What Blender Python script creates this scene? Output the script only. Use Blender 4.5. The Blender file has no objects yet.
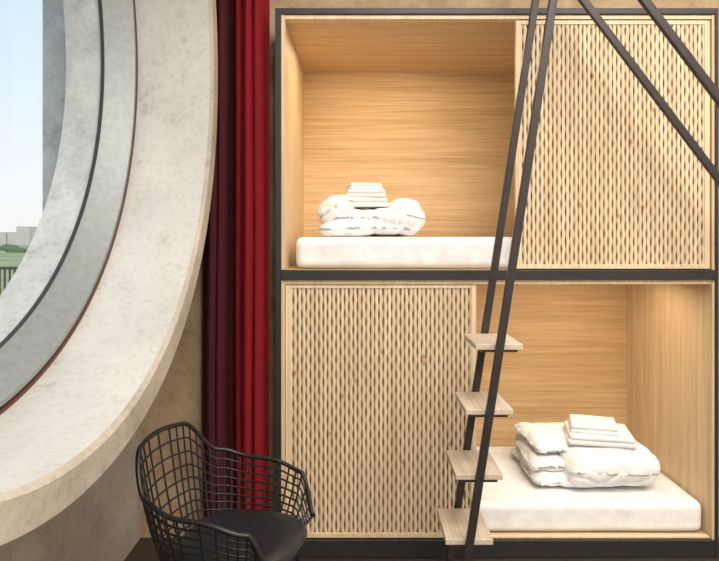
import bpy, bmesh, math, random
from mathutils import Vector, Matrix, noise
random.seed(3)
D=bpy.data
S=bpy.context.scene
S.view_settings.view_transform='Standard'
def link(o,parent=None):
    S.collection.objects.link(o)
    if parent: o.parent=parent
    return o
def empty(name,loc=(0,0,0)):
    e=D.objects.new(name,None); e.location=loc; e.empty_display_size=.1
    return link(e)
# ---------------- materials ----------------
def newmat(name):
    m=D.materials.new(name); m.use_nodes=True
    nt=m.node_tree; b=nt.nodes['Principled BSDF']
    return m,nt,b
def ramp(nt,stops):
    r=nt.nodes.new('ShaderNodeValToRGB')
    while len(r.color_ramp.elements)<len(stops): r.color_ramp.elements.new(.5)
    for e,(p,c) in zip(r.color_ramp.elements,stops):
        e.position=p; e.color=(*c,1)
    return r
def coords(nt,scale=(1,1,1)):
    tc=nt.nodes.new('ShaderNodeTexCoord'); mp=nt.nodes.new('ShaderNodeMapping')
    mp.inputs['Scale'].default_value=scale
    nt.links.new(tc.outputs['Object'],mp.inputs['Vector'])
    return mp.outputs['Vector']
def nz(nt,vec,scale,detail=4,rough=.55,dist=0):
    n=nt.nodes.new('ShaderNodeTexNoise')
    n.inputs['Scale'].default_value=scale; n.inputs['Detail'].default_value=detail
    n.inputs['Roughness'].default_value=rough; n.inputs['Distortion'].default_value=dist
    nt.links.new(vec,n.inputs['Vector']); return n.outputs['Fac']
def mix(nt,fac,a,b,mode='MIX'):
    m=nt.nodes.new('ShaderNodeMix'); m.data_type='RGBA'; m.blend_type=mode
    for s,v in ((0,fac),(6,a),(7,b)):
        if hasattr(v,'is_output'): nt.links.new(v,m.inputs[s])
        elif s==0: m.inputs[0].default_value=v
        else: m.inputs[s].default_value=(*v,1)
    return m.outputs[2]
def bump(nt,b,h,strength,dist=.01):
    bp=nt.nodes.new('ShaderNodeBump'); bp.inputs['Strength'].default_value=strength
    bp.inputs['Distance'].default_value=dist
    nt.links.new(h,bp.inputs['Height']); nt.links.new(bp.outputs['Normal'],b.inputs['Normal'])
def plain(name,c,rough=.5,metal=0,bs=0,bsc=40):
    m,nt,b=newmat(name)
    v=coords(nt); f=nz(nt,v,bsc,3)
    r=ramp(nt,[(.3,tuple(x*.9 for x in c)),(.7,tuple(min(1,x*1.08) for x in c))])
    nt.links.new(f,r.inputs[0]); nt.links.new(r.outputs[0],b.inputs['Base Color'])
    b.inputs['Roughness'].default_value=rough; b.inputs['Metallic'].default_value=metal
    if bs: bump(nt,b,f,bs)
    return m
def wood(name,c1,c2,axis='X',knots=False,rough=.5,fine=1.0,contrast=.8):
    m,nt,b=newmat(name)
    st={'X':(.5,14,14),'Z':(14,14,.5),'Y':(14,.5,14)}[axis]
    st2={'X':(1.2,90,90),'Z':(90,90,1.2),'Y':(90,1.2,90)}[axis]
    f=nz(nt,coords(nt,st),2.0,5,.6,.6)
    g=nz(nt,coords(nt,st2),2.0*fine,3,.6)
    r=ramp(nt,[(.3,c1),(.7,c2)]); nt.links.new(f,r.inputs[0])
    r2=ramp(nt,[(.35,(.76,.70,.62)),(.6,(1,1,1))]); nt.links.new(g,r2.inputs[0])
    col=mix(nt,contrast,r.outputs[0],r2.outputs[0],'MULTIPLY')
    if knots:
        vo=nt.nodes.new('ShaderNodeTexVoronoi'); vo.inputs['Scale'].default_value=11
        vo.inputs['Randomness'].default_value=1
        nt.links.new(coords(nt,(1,.05,.8)),vo.inputs['Vector'])
        kr=ramp(nt,[(.05,(1,1,1)),(.14,(0,0,0))]); nt.links.new(vo.outputs['Distance'],kr.inputs[0])
        col=mix(nt,kr.outputs[0],col,(.50,.25,.10))
    nt.links.new(col,b.inputs['Base Color']); b.inputs['Roughness'].default_value=rough
    bump(nt,b,g,.12,.003)
    return m
def concrete(name,c1,c2,c3,bs=.5,scale=3.0,pit=.6):
    m,nt,b=newmat(name); v=coords(nt)
    f=nz(nt,v,scale,8,.62,.4); g=nz(nt,v,45,4,.6); s=nz(nt,v,11,6,.7)
    r=ramp(nt,[(.3,c1),(.5,c2),(.72,c3)]); nt.links.new(f,r.inputs[0])
    pr=ramp(nt,[(.30,(.62,.58,.54)),(.42,(1,1,1))]); nt.links.new(s,pr.inputs[0])
    col=mix(nt,pit,r.outputs[0],pr.outputs[0],'MULTIPLY')
    pr2=ramp(nt,[(.33,(.8,.78,.75)),(.5,(1,1,1))]); nt.links.new(g,pr2.inputs[0])
    col=mix(nt,pit,col,pr2.outputs[0],'MULTIPLY')
    nt.links.new(col,b.inputs['Base Color']); b.inputs['Roughness'].default_value=.85
    bump(nt,b,s,bs,.01)
    return m
M_oakX=wood('oak_horizontal',(.64,.44,.24),(.82,.60,.36),'X',contrast=.9)
M_oakZ=wood('oak_vertical',(.66,.50,.31),(.82,.65,.44),'Z',contrast=.9)
M_edge=wood('oak_edge',(.76,.61,.41),(.86,.72,.52),'Z')
M_screen=wood('screen_wood',(.73,.58,.40),(.85,.71,.52),'Z',knots=True,rough=.6)
M_back=plain('screen_backing',(.24,.16,.095),.8)
M_dark=plain('dark_steel',(.035,.035,.040),.42,.3)
M_rail=plain('charcoal_steel',(.042,.038,.040),.38,.4)
M_tread=wood('tread_wood',(.54,.46,.38),(.68,.60,.51),'Y',rough=.45)
M_reveal=concrete('concrete_light',(.41,.41,.40),(.50,.50,.49),(.58,.58,.57),.3,1.8,.5)
M_tan=concrete('concrete_tan',(.30,.27,.23),(.41,.37,.32),(.51,.47,.41),.5,2.5,.7)
M_wall=concrete('concrete_warm',(.26,.18,.10),(.42,.31,.20),(.54,.42,.29),.6,4)
M_ext=concrete('concrete_exterior',(.46,.46,.45),(.56,.56,.55),(.68,.68,.67),.5,7,.6)
M_alu=plain('aluminium',(.27,.30,.31),.5,.35)
M_gasket=plain('rubber_gasket',(.03,.03,.033),.6)
M_brown=plain('bronze_gap',(.10,.05,.03),.7)
M_white=plain('white_cotton',(.87,.88,.90),.9,0,.06,14)
M_towel=plain('towel_cotton',(.87,.88,.89),.95,0,.5,260)
M_leather=plain('black_leather',(.014,.018,.024),.28,0,.15,120)
M_wire=plain('black_wire',(.012,.012,.014),.4)
M_floor=wood('floor_wood',(.035,.026,.020),(.06,.045,.035),'X')
M_ceil=concrete('ceiling_concrete',(.52,.50,.46),(.60,.58,.54),(.7,.68,.64),.3)
M_plaster=plain('wall_plaster',(.76,.72,.66),.85,0,.1)
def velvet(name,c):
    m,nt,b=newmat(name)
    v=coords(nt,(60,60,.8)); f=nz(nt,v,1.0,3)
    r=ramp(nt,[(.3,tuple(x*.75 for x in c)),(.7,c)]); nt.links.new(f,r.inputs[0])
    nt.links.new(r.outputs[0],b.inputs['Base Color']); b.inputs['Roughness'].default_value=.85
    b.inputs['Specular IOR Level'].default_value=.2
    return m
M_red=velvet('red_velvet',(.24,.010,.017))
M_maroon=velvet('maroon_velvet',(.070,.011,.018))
mg,nt,b=newmat('window_glass')
nt.nodes.remove(b); o=nt.nodes['Material Output']
tr=nt.nodes.new('ShaderNodeBsdfTransparent'); gl=nt.nodes.new('ShaderNodeBsdfGlossy'); gl.inputs['Roughness'].default_value=.02
tr.inputs[0].default_value=(.97,.985,.98,1)
mx=nt.nodes.new('ShaderNodeMixShader'); mx.inputs[0].default_value=.04
nt.links.new(tr.outputs[0],mx.inputs[1]); nt.links.new(gl.outputs[0],mx.inputs[2]); nt.links.new(mx.outputs[0],o.inputs[0])
M_glass=mg
# ---------------- mesh helpers ----------------
def obj_from_bm(bm,name,mat,parent=None,smooth=False):
    me=D.meshes.new(name); bm.normal_update(); bm.to_mesh(me); bm.free()
    if smooth:
        for p in me.polygons: p.use_smooth=True
    if mat: me.materials.append(mat)
    return link(D.objects.new(name,me),parent)
def bmbox(bm,x0,x1,y0,y1,z0,z1):
    vs=[bm.verts.new(p) for p in [(x0,y0,z0),(x1,y0,z0),(x1,y1,z0),(x0,y1,z0),(x0,y0,z1),(x1,y0,z1),(x1,y1,z1),(x0,y1,z1)]]
    for f in [(0,3,2,1),(4,5,6,7),(0,1,5,4),(1,2,6,5),(2,3,7,6),(3,0,4,7)]:
        bm.faces.new([vs[i] for i in f])
def boxes(name,lst,mat,parent=None,bev=0):
    bm=bmesh.new()
    for b in lst: bmbox(bm,*b)
    o=obj_from_bm(bm,name,mat,parent)
    if bev:
        m=o.modifiers.new('bevel','BEVEL'); m.width=bev; m.segments=2; m.limit_method='ANGLE'
    return o
def beam(name,p0,p1,w,d,mat,parent=None,bev=.003):
    p0=Vector(p0);p1=Vector(p1); ax=(p1-p0); L=ax.length
    z=ax.normalized(); y=Vector((0,1,0)); y=(y-z*y.dot(z)).normalized(); x=y.cross(z)
    bm=bmesh.new(); bmbox(bm,-w/2,w/2,-d/2,d/2,0,L)
    M=Matrix((x,y,z)).transposed().to_4x4(); M.translation=p0
    bm.transform(M)
    o=obj_from_bm(bm,name,mat,parent)
    m=o.modifiers.new('bevel','BEVEL'); m.width=bev; m.segments=2
    return o
# window axis
YC,ZC=-1.448,2.259
def lathe(name,prof,mat,parent=None,seg=160,closed=False,smooth=True):
    bm=bmesh.new(); rings=[]
    for (x,r) in prof:
        rings.append([bm.verts.new((x,YC+r*math.cos(2*math.pi*i/seg),ZC+r*math.sin(2*math.pi*i/seg))) for i in range(seg)])
    n=len(prof); rg=range(n) if closed else range(n-1)
    for k in rg:
        a=rings[k]; c=rings[(k+1)%n]
        for i in range(seg):
            j=(i+1)%seg
            bm.faces.new((a[i],a[j],c[j],c[i]))
    bmesh.ops.recalc_face_normals(bm,faces=bm.faces)
    o=obj_from_bm(bm,name,mat,parent,smooth)
    if smooth:
        m=o.modifiers.new('es','EDGE_SPLIT'); m.split_angle=math.radians(35)
    return o
# ---------------- room shell ----------------
XL=-1.12; XR=3.8; YF=-5.2; YB=.2; H=4.2
boxes('floor',[(XL-.13,XR+.1,YF-.1,1.2,-.1,0)],M_floor)
boxes('ceiling',[(XL-.13,XR+.1,YF-.1,1.2,H,H+.1)],M_ceil)
boxes('wall_right',[(XR,XR+.1,YF,1.2,0,H)],M_plaster)
boxes('wall_front',[(XL-.13,XR+.1,YF-.1,YF,0,H)],M_plaster)
boxes('wall_back',[(XL-.13,-.418,YB,1.1,0,H),(-.418,1.696,YB,1.1,2.613,H),(1.696,XR,YB,1.1,0,H),(-.418,1.696,1.02,1.1,0,2.613)],M_wall)
def wall_hole():
    bm=bmesh.new(); y0,y1,z0,z1=YF,YB,0,H; R=1.31
    angs=[2*math.pi*i/160 for i in range(160)]
    for (y,z) in ((y0,z0),(y0,z1),(y1,z0),(y1,z1)): angs.append(math.atan2(z-ZC,y-YC)%(2*math.pi))
    angs=sorted(set(angs))
    L=[]
    for X in (XL,XL-.13):
        inn=[];out=[]
        for a in angs:
            c,s=math.cos(a),math.sin(a)
            t=min([(y1-YC)/c if c>1e-9 else 1e9,(y0-YC)/c if c<-1e-9 else 1e9,(z1-ZC)/s if s>1e-9 else 1e9,(z0-ZC)/s if s<-1e-9 else 1e9])
            inn.append(bm.verts.new((X,YC+R*c,ZC+R*s))); out.append(bm.verts.new((X,YC+t*c,ZC+t*s)))
        L.append((inn,out))
    n=len(angs)
    for i in range(n):
        j=(i+1)%n
        for (inn,out) in L: bm.faces.new((inn[i],inn[j],out[j],out[i]))
        bm.faces.new((L[0][0][i],L[0][0][j],L[1][0][j],L[1][0][i]))
        bm.faces.new((L[0][1][i],L[0][1][j],L[1][1][j],L[1][1][i]))
    bmesh.ops.recalc_face_normals(bm,faces=bm.faces)
    obj_from_bm(bm,'wall_left',M_tan)
wall_hole()
win=empty('window_1',(0,0,0))
lathe('concrete_ring',[(-.675,1.262),(-.66,1.275),(-.66,1.352),(-.672,1.366),(-1.118,1.366),(-1.118,1.30)],M_tan,win)
lathe('concrete_reveal',[(-.675,1.262),(-.99,1.252),(-.99,1.30)],M_reveal,win)
lathe('shadow_gap',[(-.988,1.253),(-1.012,1.245),(-1.012,1.225),(-1.03,1.225)],M_brown,win)
lathe('metal_frame',[(-1.02,1.230),(-.990,1.230),(-.990,1.217),(-1.088,1.156),(-1.10,1.152)],M_alu,win)
lathe('glazing_gasket',[(-1.096,1.153),(-1.097,1.149),(-1.11,1.149)],M_gasket,win)
lathe('outer_reveal',[(-1.11,1.16),(-1.27,1.175),(-1.27,1.31),(-1.25,1.31)],M_ext,win)
bm=bmesh.new(); bmesh.ops.create_circle(bm,cap_ends=True,radius=1.155,segments=160)
bm.transform(Matrix.Translation((-1.108,YC,ZC))@Matrix.Rotation(math.pi/2,4,'Y'))
obj_from_bm(bm,'glass_pane',M_glass,win)
# ---------------- exterior ----------------
boxes('facade_fin',[(-1.545,-1.256,.06,1.1,0,H)],M_ext)
mgr,nt,b=newmat('field'); f=nz(nt,coords(nt,(1,1,1)),.12,6); r=ramp(nt,[(.35,(.20,.24,.10)),(.55,(.33,.34,.18)),(.7,(.42,.38,.28))])
nt.links.new(f,r.inputs[0]); nt.links.new(r.outputs[0],b.inputs['Base Color']); b.inputs['Roughness'].default_value=1
boxes('ground',[(-400,-1.3,-60,420,-.3,-.2)],mgr)
boxes('terrace',[(-30,-1.27,-8,13.5,-.198,-.02)],plain('terrace_paving',(.28,.27,.27),.8,0,.2,3))
rl=[]
rl.append((-24,-1.6,12.98,13.06,.74,.81)); rl.append((-24,-1.6,12.98,13.06,.0,.06))
x=-24
while x<-1.6: rl.append((x,x+.035,13,13.04,-.02,.78)); x+=.13
boxes('terrace_railing',rl,plain('railing_bronze',(.06,.04,.035),.5))
bl=[]; bl2=[]
x=-330
while x<-20:
    w=random.uniform(3,9); h=random.uniform(2.2,7.0); y=random.uniform(190,240)
    (bl if random.random()<.6 else bl2).append((x,x+w,y,y+10,-.2,h)); x+=w*random.uniform(.8,1.6)
boxes('city_skyline',bl,plain('city_white',(.58,.54,.52),.9))
boxes('city_skyline',bl2,plain('city_ochre',(.36,.27,.22),.9))
bm=bmesh.new()
for i in range(110):
    s=random.uniform(.5,1.1); x=random.uniform(-120,-12); y=random.uniform(80,170)
    r=bmesh.ops.create_icosphere(bm,subdivisions=2,radius=s)
    for v in r['verts']:
        n=noise.noise(v.co*1.3+Vector((i,0,0)))
        v.co=v.co*(1+.35*n); v.co.x*=2.2; v.co.z*=.6; v.co+=Vector((x,y,s*.3-.2))
obj_from_bm(bm,'hedge_row',plain('foliage',(.10,.15,.06),.9,0,.5,2))
# ---------------- bunk ----------------
bk=empty('capsule_bunk_bed')
X0,X1=-.412,1.69; ZT=2.607
boxes('steel_frame',[(X0,X0+.028,0,.06,0,ZT),(X1-.014,X1,0,.06,0,ZT),(X0+.028,X1-.014,0,.06,ZT-.028,ZT),
   (X0+.028,X1-.014,-.004,.06,1.318,1.364),(X0+.028,X1-.014,0,.06,.002,.082)],M_dark,bk,.002)
xi0,xi1=-.366,1.664
boxes('side_boards',[(X0+.029,xi0,.008,.94,.083,1.316),(X0+.029,xi0,.008,.94,1.366,2.578),(xi1,X1-.015,.008,.94,.083,1.316),(xi1,X1-.015,.008,.94,1.366,2.578)],M_oakZ,bk)
boxes('horizontal_boards',[(xi0,xi1,.061,.94,2.559,2.578),(xi0,xi1,.061,.94,1.345,1.366),(xi0,xi1,.061,.94,1.300,1.322),(xi0,xi1,.061,.94,.06,.083)],M_oakX,bk)
boxes('back_boards',[(X0+.02,X1-.015,.94,.96,.06,1.33),(X0+.02,X1-.015,.94,.96,1.33,2.578)],M_oakX,bk)
boxes('top_lip',[(xi0,xi1,.012,.06,2.559,2.578),(xi0,xi1,.012,.05,1.298,1.317)],M_edge,bk)
def screen(name,xa,xb,za,zb,pitch=.0205,period=.072):
    st=.024; Y=.02
    boxes(name+'_frame',[(xa,xa+st,Y,Y+.028,za,zb),(xb-st,xb,Y,Y+.028,za,zb),(xa+st,xb-st,Y,Y+.028,za,za+.02),(xa+st,xb-st,Y,Y+.028,zb-.02,zb)],M_edge,bk,.001)
    boxes(name+'_backing',[(xa+st,xb-st,Y+.016,Y+.027,za+.02,zb-.02)],M_back,bk)
    bm=bmesh.new(); a0=xa+st; a1=xb-st; n=round((a1-a0)/pitch); p=(a1-a0)/n
    z0=za+.02; z1=zb-.02; m=int((z1-z0)/period*12)
    hw=p*.375; am=p*.095
    for i in range(n+1):
        rows=[]
        for k in range(m+1):
            z=z0+(z1-z0)*k/m
            ph=math.cos(2*math.pi*(z-z0)/period+math.pi*i)
            cx=a0+p*i+am*ph
            cl=lambda q: max(a0,min(a1,q))
            rows.append((bm.verts.new((cl(cx-hw),Y+.007,z)),bm.verts.new((cl(cx-hw*.4),Y+.004,z)),bm.verts.new((cl(cx+hw*.4),Y+.004,z)),bm.verts.new((cl(cx+hw),Y+.007,z)),bm.verts.new((cl(cx+hw),Y+.013,z)),bm.verts.new((cl(cx-hw),Y+.013,z))))
        for k in range(m):
            a=rows[k];c=rows[k+1]
            for q in range(6):
                t=(q+1)%6
                bm.faces.new((a[q],a[t],c[t],c[q]))
    obj_from_bm(bm,name+'_lattice',M_screen,bk)
screen('upper_screen',.735,1.660,1.370,2.556)
screen('lower_screen',-.378+.014,.545,.086,1.296)
boxes('screen_rail',[(.545,1.66,.02,.05,.084,.092)],M_edge,bk)
# ---------------- soft goods ----------------
def softbox(name,x0,x1,y0,y1,z0,z1,rad,amp,mat,seed=0,freq=7,nx=90,ny=50,nzz=14,parent=None,rot=0,sag=0,bm=None,crease=.9,tilt=0):
    own=bm is None
    if own: bm=bmesh.new()
    cx,cy,cz=(x0+x1)/2,(y0+y1)/2,(z0+z1)/2; hx,hy,hz=(x1-x0)/2,(y1-y0)/2,(z1-z0)/2
    R=Matrix.Rotation(rot,3,'Z')@Matrix.Rotation(tilt,3,'Y'); cache={}
    rz=min(rad,hz*.98)
    def vert(i,j,k):
        key=(i,j,k)
        if key in cache: return cache[key]
        p=Vector((-hx+2*hx*i/nx,-hy+2*hy*j/ny,-hz+2*hz*k/nzz))
        q=Vector((max(-hx+rad,min(hx-rad,p.x)),max(-hy+rad,min(hy-rad,p.y)),max(-hz+rz,min(hz-rz,p.z))))
        d=p-q
        if d.length>1e-6:
            dn=d.normalized(); p=q+Vector((dn.x*rad,dn.y*rad,dn.z*rz)); nrm=dn
        else: nrm=Vector((0,0,1 if p.z>0 else -1))
        w=Vector((p.x*freq+seed*7.3,p.y*freq,p.z*freq*1.2))
        ww=w+Vector((noise.noise(w*.6),noise.noise(w*.6+Vector((5,5,5))),0))*1.0
        n1=noise.noise(w*.8); rg=max(0,1-abs(noise.noise(ww*.9+Vector((3,1,seed))))*3.2)
        rg2=max(0,1-abs(noise.noise(ww*1.9+Vector((9,4,seed))))*3.5)
        a=amp*(.9*n1-crease*.7*rg*rg-.25*crease*rg2*rg2)
        p=p+nrm*a
        if sag: p.z-=sag*((p.x/hx)**4+(p.y/hy)**4)*(1 if p.z>0 else 0)
        if p.z<-hz: p.z=-hz
        v=bm.verts.new(R@p+Vector((cx,cy,cz))); cache[key]=v; return v
    quad=lambda *a: bm.faces.new(a)
    for i in range(nx):
        for j in range(ny):
            quad(vert(i,j,0),vert(i,j+1,0),vert(i+1,j+1,0),vert(i+1,j,0))
            quad(vert(i,j,nzz),vert(i+1,j,nzz),vert(i+1,j+1,nzz),vert(i,j+1,nzz))
    for i in range(nx):
        for k in range(nzz):
            quad(vert(i,0,k),vert(i+1,0,k),vert(i+1,0,k+1),vert(i,0,k+1))
            quad(vert(i,ny,k),vert(i,ny,k+1),vert(i+1,ny,k+1),vert(i+1,ny,k))
    for j in range(ny):
        for k in range(nzz):
            quad(vert(0,j,k),vert(0,j,k+1),vert(0,j+1,k+1),vert(0,j+1,k))
            quad(vert(nx,j,k),vert(nx,j+1,k),vert(nx,j+1,k+1),vert(nx,j,k+1))
    if own: return obj_from_bm(bm,name,mat,parent,True)
softbox('mattress',-.325,1.60,.075,.88,1.368,1.522,.036,.003,M_white,1,4,nx=200,ny=80,crease=.6)
softbox('mattress',-.30,1.655,.06,.90,.085,.236,.036,.0035,M_white,2,4,nx=200,ny=80,crease=.6)
def pile(name,cx,cy,z,specs):
    bm=bmesh.new()
    for (dx,dy,dz,hx,hy,hz,rot,tilt,amp,seed,cr) in specs:
        softbox('',cx+dx-hx,cx+dx+hx,cy+dy-hy,cy+dy+hy,z+dz-hz,z+dz+hz,min(hz*1.2,.09),amp,None,seed,6,nx=90,ny=70,nzz=24,rot=rot,tilt=tilt,bm=bm,sag=.018,crease=cr)
    return obj_from_bm(bm,name,M_white,None,True)
pile('folded_duvet',1.21,.40,.243,[
 (-.07,.05,.045,.27,.25,.044,.04,0,.014,3,.8),
 (-.08,.06,.115,.26,.24,.042,-.05,0,.014,4,.8),
 (-.08,.07,.180,.24,.22,.036,.05,.05,.012,6,.8),
 (.055,-.02,.108,.245,.25,.103,.03,.02,.018,5,.8)])
pile('folded_duvet',.03,.42,1.527,[
 (.0,.02,.05,.26,.24,.050,.03,0,.016,7,.8),
 (.02,.02,.105,.23,.22,.045,-.1,0,.018,8,.8),
 (.175,-.03,.104,.105,.20,.092,.3,.18,.016,9,.7),
 (-.150,-.02,.135,.105,.18,.075,-.3,-.6,.014,10,.7)])
def towels(name,cx,cy,z,lst):
    bm=bmesh.new()
    for (dx,dy,hx,hy,h,rot,seed) in lst:
        for q in range(2):
            softbox('',cx+dx-hx+q*.006,cx+dx+hx-q*.004,cy+dy-hy+q*.004,cy+dy+hy,z,z+h/2,h*.24,.003,None,seed+q,10,nx=40,ny=36,nzz=8,rot=rot,bm=bm,crease=.3)
            z+=h/2-.001
    return obj_from_bm(bm,name,M_towel,None,True)
towels('folded_towel_stack',1.25,.34,.455,[(0,0,.165,.14,.050,-.22,21),(-.02,.02,.12,.11,.042,-.28,24)])
towels('folded_towel_stack',.01,.40,1.680,[(0,0,.12,.11,.052,.1,31),(.01,.0,.105,.10,.045,.02,34),(.0,.02,.090,.09,.038,.15,36)])
# ---------------- curtain ----------------
cur=empty('curtain')
def drape(name,x0,x1,yc,amp,folds,mat,seed):
    bm=bmesh.new(); nx=220; nzv=40; g=[]
    for k in range(nzv+1):
        z=.03+(4.12-.03)*k/nzv; row=[]
        for i in range(nx+1):
            t=i/nx
            ph=2*math.pi*(folds*t+.25*math.sin(2*math.pi*t*1.3+seed))+.25*noise.noise(Vector((t*3,z*.8,seed)))
            s=math.sin(ph); s=math.copysign(abs(s)**.8,s)
            x=x0+(x1-x0)*t+.014*math.cos(ph)+.012*noise.noise(Vector((t*2,z*.7,seed+4)))
            y=yc+amp*s*(.8+.4*noise.noise(Vector((t*5,z*.4,seed+9))))
            row.append(bm.verts.new((x,y,z)))
        g.append(row)
    for k in range(nzv):
        for i in range(nx): bm.faces.new((g[k][i],g[k][i+1],g[k+1][i+1],g[k+1][i]))
    o=obj_from_bm(bm,name,mat,cur,True)
    m=o.modifiers.new('s','SOLIDIFY'); m.thickness=.003
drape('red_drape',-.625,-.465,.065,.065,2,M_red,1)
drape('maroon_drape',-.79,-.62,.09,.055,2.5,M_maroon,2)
boxes('curtain_track',[(-1.0,-.43,.03,.08,4.13,4.19)],M_dark,cur)
# ---------------- ladder ----------------
ld=empty('ladder')
def rx(z): return .361+z*.1535
YN,YFR=-.55,-.25
APZ=2.79
for nm,y in (('rail_near',YN),('rail_far',YFR)):
    beam(nm,(rx(0),y,0),(rx(3.3),y,3.3),.031,.022,M_rail,ld)
    ax=rx(APZ); xb=ax+APZ/1.32; yy=y+(-.026 if y==YN else .026)
    beam('brace'+nm[4:],(ax,yy,APZ),(xb,yy,0),.032,.022,M_rail,ld)
for i,z in enumerate((.10,.351,.602,.853,1.104)):
    c=rx(z)
    boxes('tread_%d'%(i+1),[(c-.092,c+.092,YN+.012,YFR-.012,z-.022,z)],M_tread,ld,.003)
    boxes('tread_bracket_%d'%(i+1),[(c-.07,c+.07,YN+.012,YN+.03,z-.030,z-.0225),(c-.07,c+.07,YFR-.03,YFR-.012,z-.030,z-.0225)],M_rail,ld)
boxes('crossbar',[(rx(3.25)-.015,rx(3.25)+.015,YN,YFR,3.235,3.265)],M_rail,ld)
# ---------------- chair ----------------
ch=empty('wire_armchair',(-.455,-.74,0)); ch.rotation_euler=(0,0,math.radians(-13))
def interp(t,keys):
    for (a,va),(b_,vb) in zip(keys,keys[1:]):
        if t<=b_:
            s=(t-a)/(b_-a); s=s*s*(3-2*s); return va+(vb-va)*s
    return keys[-1][1]
def sup(a,hx,hy,e=.68):
    c,s=math.cos(a),math.sin(a)
    return (math.copysign(abs(c)**e,c)*hx,math.copysign(abs(s)**e,s)*hy)
ZS=.415
def shell(u,v):
    a=math.pi+u*math.radians(140)
    bx,by=sup(a,.205,.205); tx,ty=sup(a,.275,.285)
    au=abs(u)
    h=interp(au,[(0,.395),(.14,.385),(.42,.255),(.62,.225),(.84,.19),(1.0,.05)])
    s=v**.8
    lean=-.02*v*max(0,1-au*2.2)
    return Vector((bx+(tx-bx)*s+lean,by+(ty-by)*s,ZS+h*v**1.25))
def curve(name,lines,rad,mat,parent,cyc=False,res=2):
    cu=D.curves.new(name,'CURVE'); cu.dimensions='3D'; cu.bevel_depth=rad; cu.bevel_resolution=res
    for pts in lines:
        sp=cu.splines.new('POLY'); sp.points.add(len(pts)-1)
        for p,q in zip(sp.points,pts): p.co=(*q,1)
        sp.use_cyclic_u=cyc
    cu.materials.append(mat)
    return link(D.objects.new(name,cu),parent)
NU=40
lines=[]
for i in range(NU+1):
    u=-1+2*i/NU
    lines.append([shell(u,v/12) for v in range(13)])
for j in range(1,9):
    lines.append([shell(-1+2*i/120,j/9) for i in range(121)])
for i in range(-5,6):
    c=i*.038
    lim=.205*(max(0,1-abs(c/.205)**3.0))**(1/3.0)
    lines.append([(c,-lim,ZS),(c,lim,ZS)]); lines.append([(-lim,c,ZS),(lim,c,ZS)])
curve('wire_mesh',lines,.0036,M_wire,ch)
curve('rim',[[shell(-1+2*i/160,1) for i in range(161)]],.0085,M_wire,ch)
seatedge=[(*sup(2*math.pi*i/80,.205,.205),ZS) for i in range(80)]
curve('seat_rim',[seatedge],.006,M_wire,ch,True)
bm=bmesh.new(); N=64; rings=[]
for (s,z) in [(.0,.004),(.9,.004),(.98,.012),(1.0,.026),(.98,.042),(.92,.052),(.7,.050),(.4,.046),(0.02,.044)]:
    rings.append([bm.verts.new((sup(2*math.pi*i/N,.215*s+.0001,.215*s+.0001)[0]+.035,sup(2*math.pi*i/N,.215*s+.0001,.215*s+.0001)[1],ZS+.004+z)) for i in range(N)])
for a,c in zip(rings,rings[1:]):
    for i in range(N): bm.faces.new((a[i],a[(i+1)%N],c[(i+1)%N],c[i]))
obj_from_bm(bm,'seat_pad',M_leather,ch,True)
legs=[]
for sy in (-1,1):
    legs.append([(.17,sy*.15,ZS-.005),(.22,sy*.22,.008),(-.22,sy*.22,.008),(-.17,sy*.15,ZS-.005)])
legs.append([(.17,-.15,ZS-.005),(.17,.15,ZS-.005)]); legs.append([(-.17,-.15,ZS-.005),(-.17,.15,ZS-.005)])
curve('sled_legs',legs,.007,M_wire,ch,False,3)
# ---------------- lights ----------------
def area(name,loc,rot,sx,sy,power,col,parent=None):
    l=D.lights.new(name,'AREA'); l.shape='RECTANGLE'; l.size=sx; l.size_y=sy; l.energy=power; l.color=col
    o=D.objects.new(name,l); o.location=loc; o.rotation_euler=rot; return link(o,parent)
M_fillw=plain('fill_panel_white',(.8,.8,.8),.5)
for i,(x,y,sx,sy) in enumerate(((.7,-2.6,1.4,1.4),(2.4,-2.4,1.4,1.4),(1.2,-4.3,2.4,1.2))):  # unseen soft area panels added overhead to fill and brighten the room
    lm=empty('ceiling_fill')
    boxes('fill_housing',[(x-sx/2-.04,x+sx/2+.04,y-sy/2-.04,y+sy/2+.04,H-.07,H-.002)],M_fillw,lm)
    area('fill_light',(x,y,H-.08),(0,0,0),sx,sy,106,(1,.91,.80),lm)
area('upper_led',(.15,.45,2.55),(math.radians(5),0,0),.8,.45,9,(1,.78,.50),bk)
area('lower_led',(1.1,.40,1.292),(math.radians(5),0,0),.85,.4,7.5,(1,.80,.55),bk)
sun=D.lights.new('sun','SUN'); sun.energy=2.0; sun.angle=.03; sun.color=(1,.95,.88)
so=D.objects.new('sun',sun); so.rotation_euler=(math.radians(50),0,math.radians(30)); link(so)
W=D.worlds.new('World'); S.world=W; W.use_nodes=True; nt=W.node_tree
bg=nt.nodes['Background']; tc=nt.nodes.new('ShaderNodeTexCoord'); sp=nt.nodes.new('ShaderNodeSeparateXYZ')
nt.links.new(tc.outputs['Generated'],sp.inputs[0])
r=ramp(nt,[(0,(.78,.74,.73)),(.10,(.72,.77,.80)),(.5,(.44,.62,.78))])
nt.links.new(sp.outputs['Z'],r.inputs[0]); nt.links.new(r.outputs[0],bg.inputs[0]); bg.inputs[1].default_value=1.3
# ---------------- camera ----------------
cam=D.cameras.new('camera'); co=D.objects.new('camera',cam); link(co)
co.location=(0,-2.9,1.507); co.rotation_euler=(math.pi/2,0,0)
cam.sensor_width=36; cam.sensor_fit='HORIZONTAL'; cam.lens=612/719*36
cam.shift_x=-(362-359.5)/719; cam.shift_y=-(280.5-240)/719
cam.clip_start=.05; cam.clip_end=1000
S.camera=co
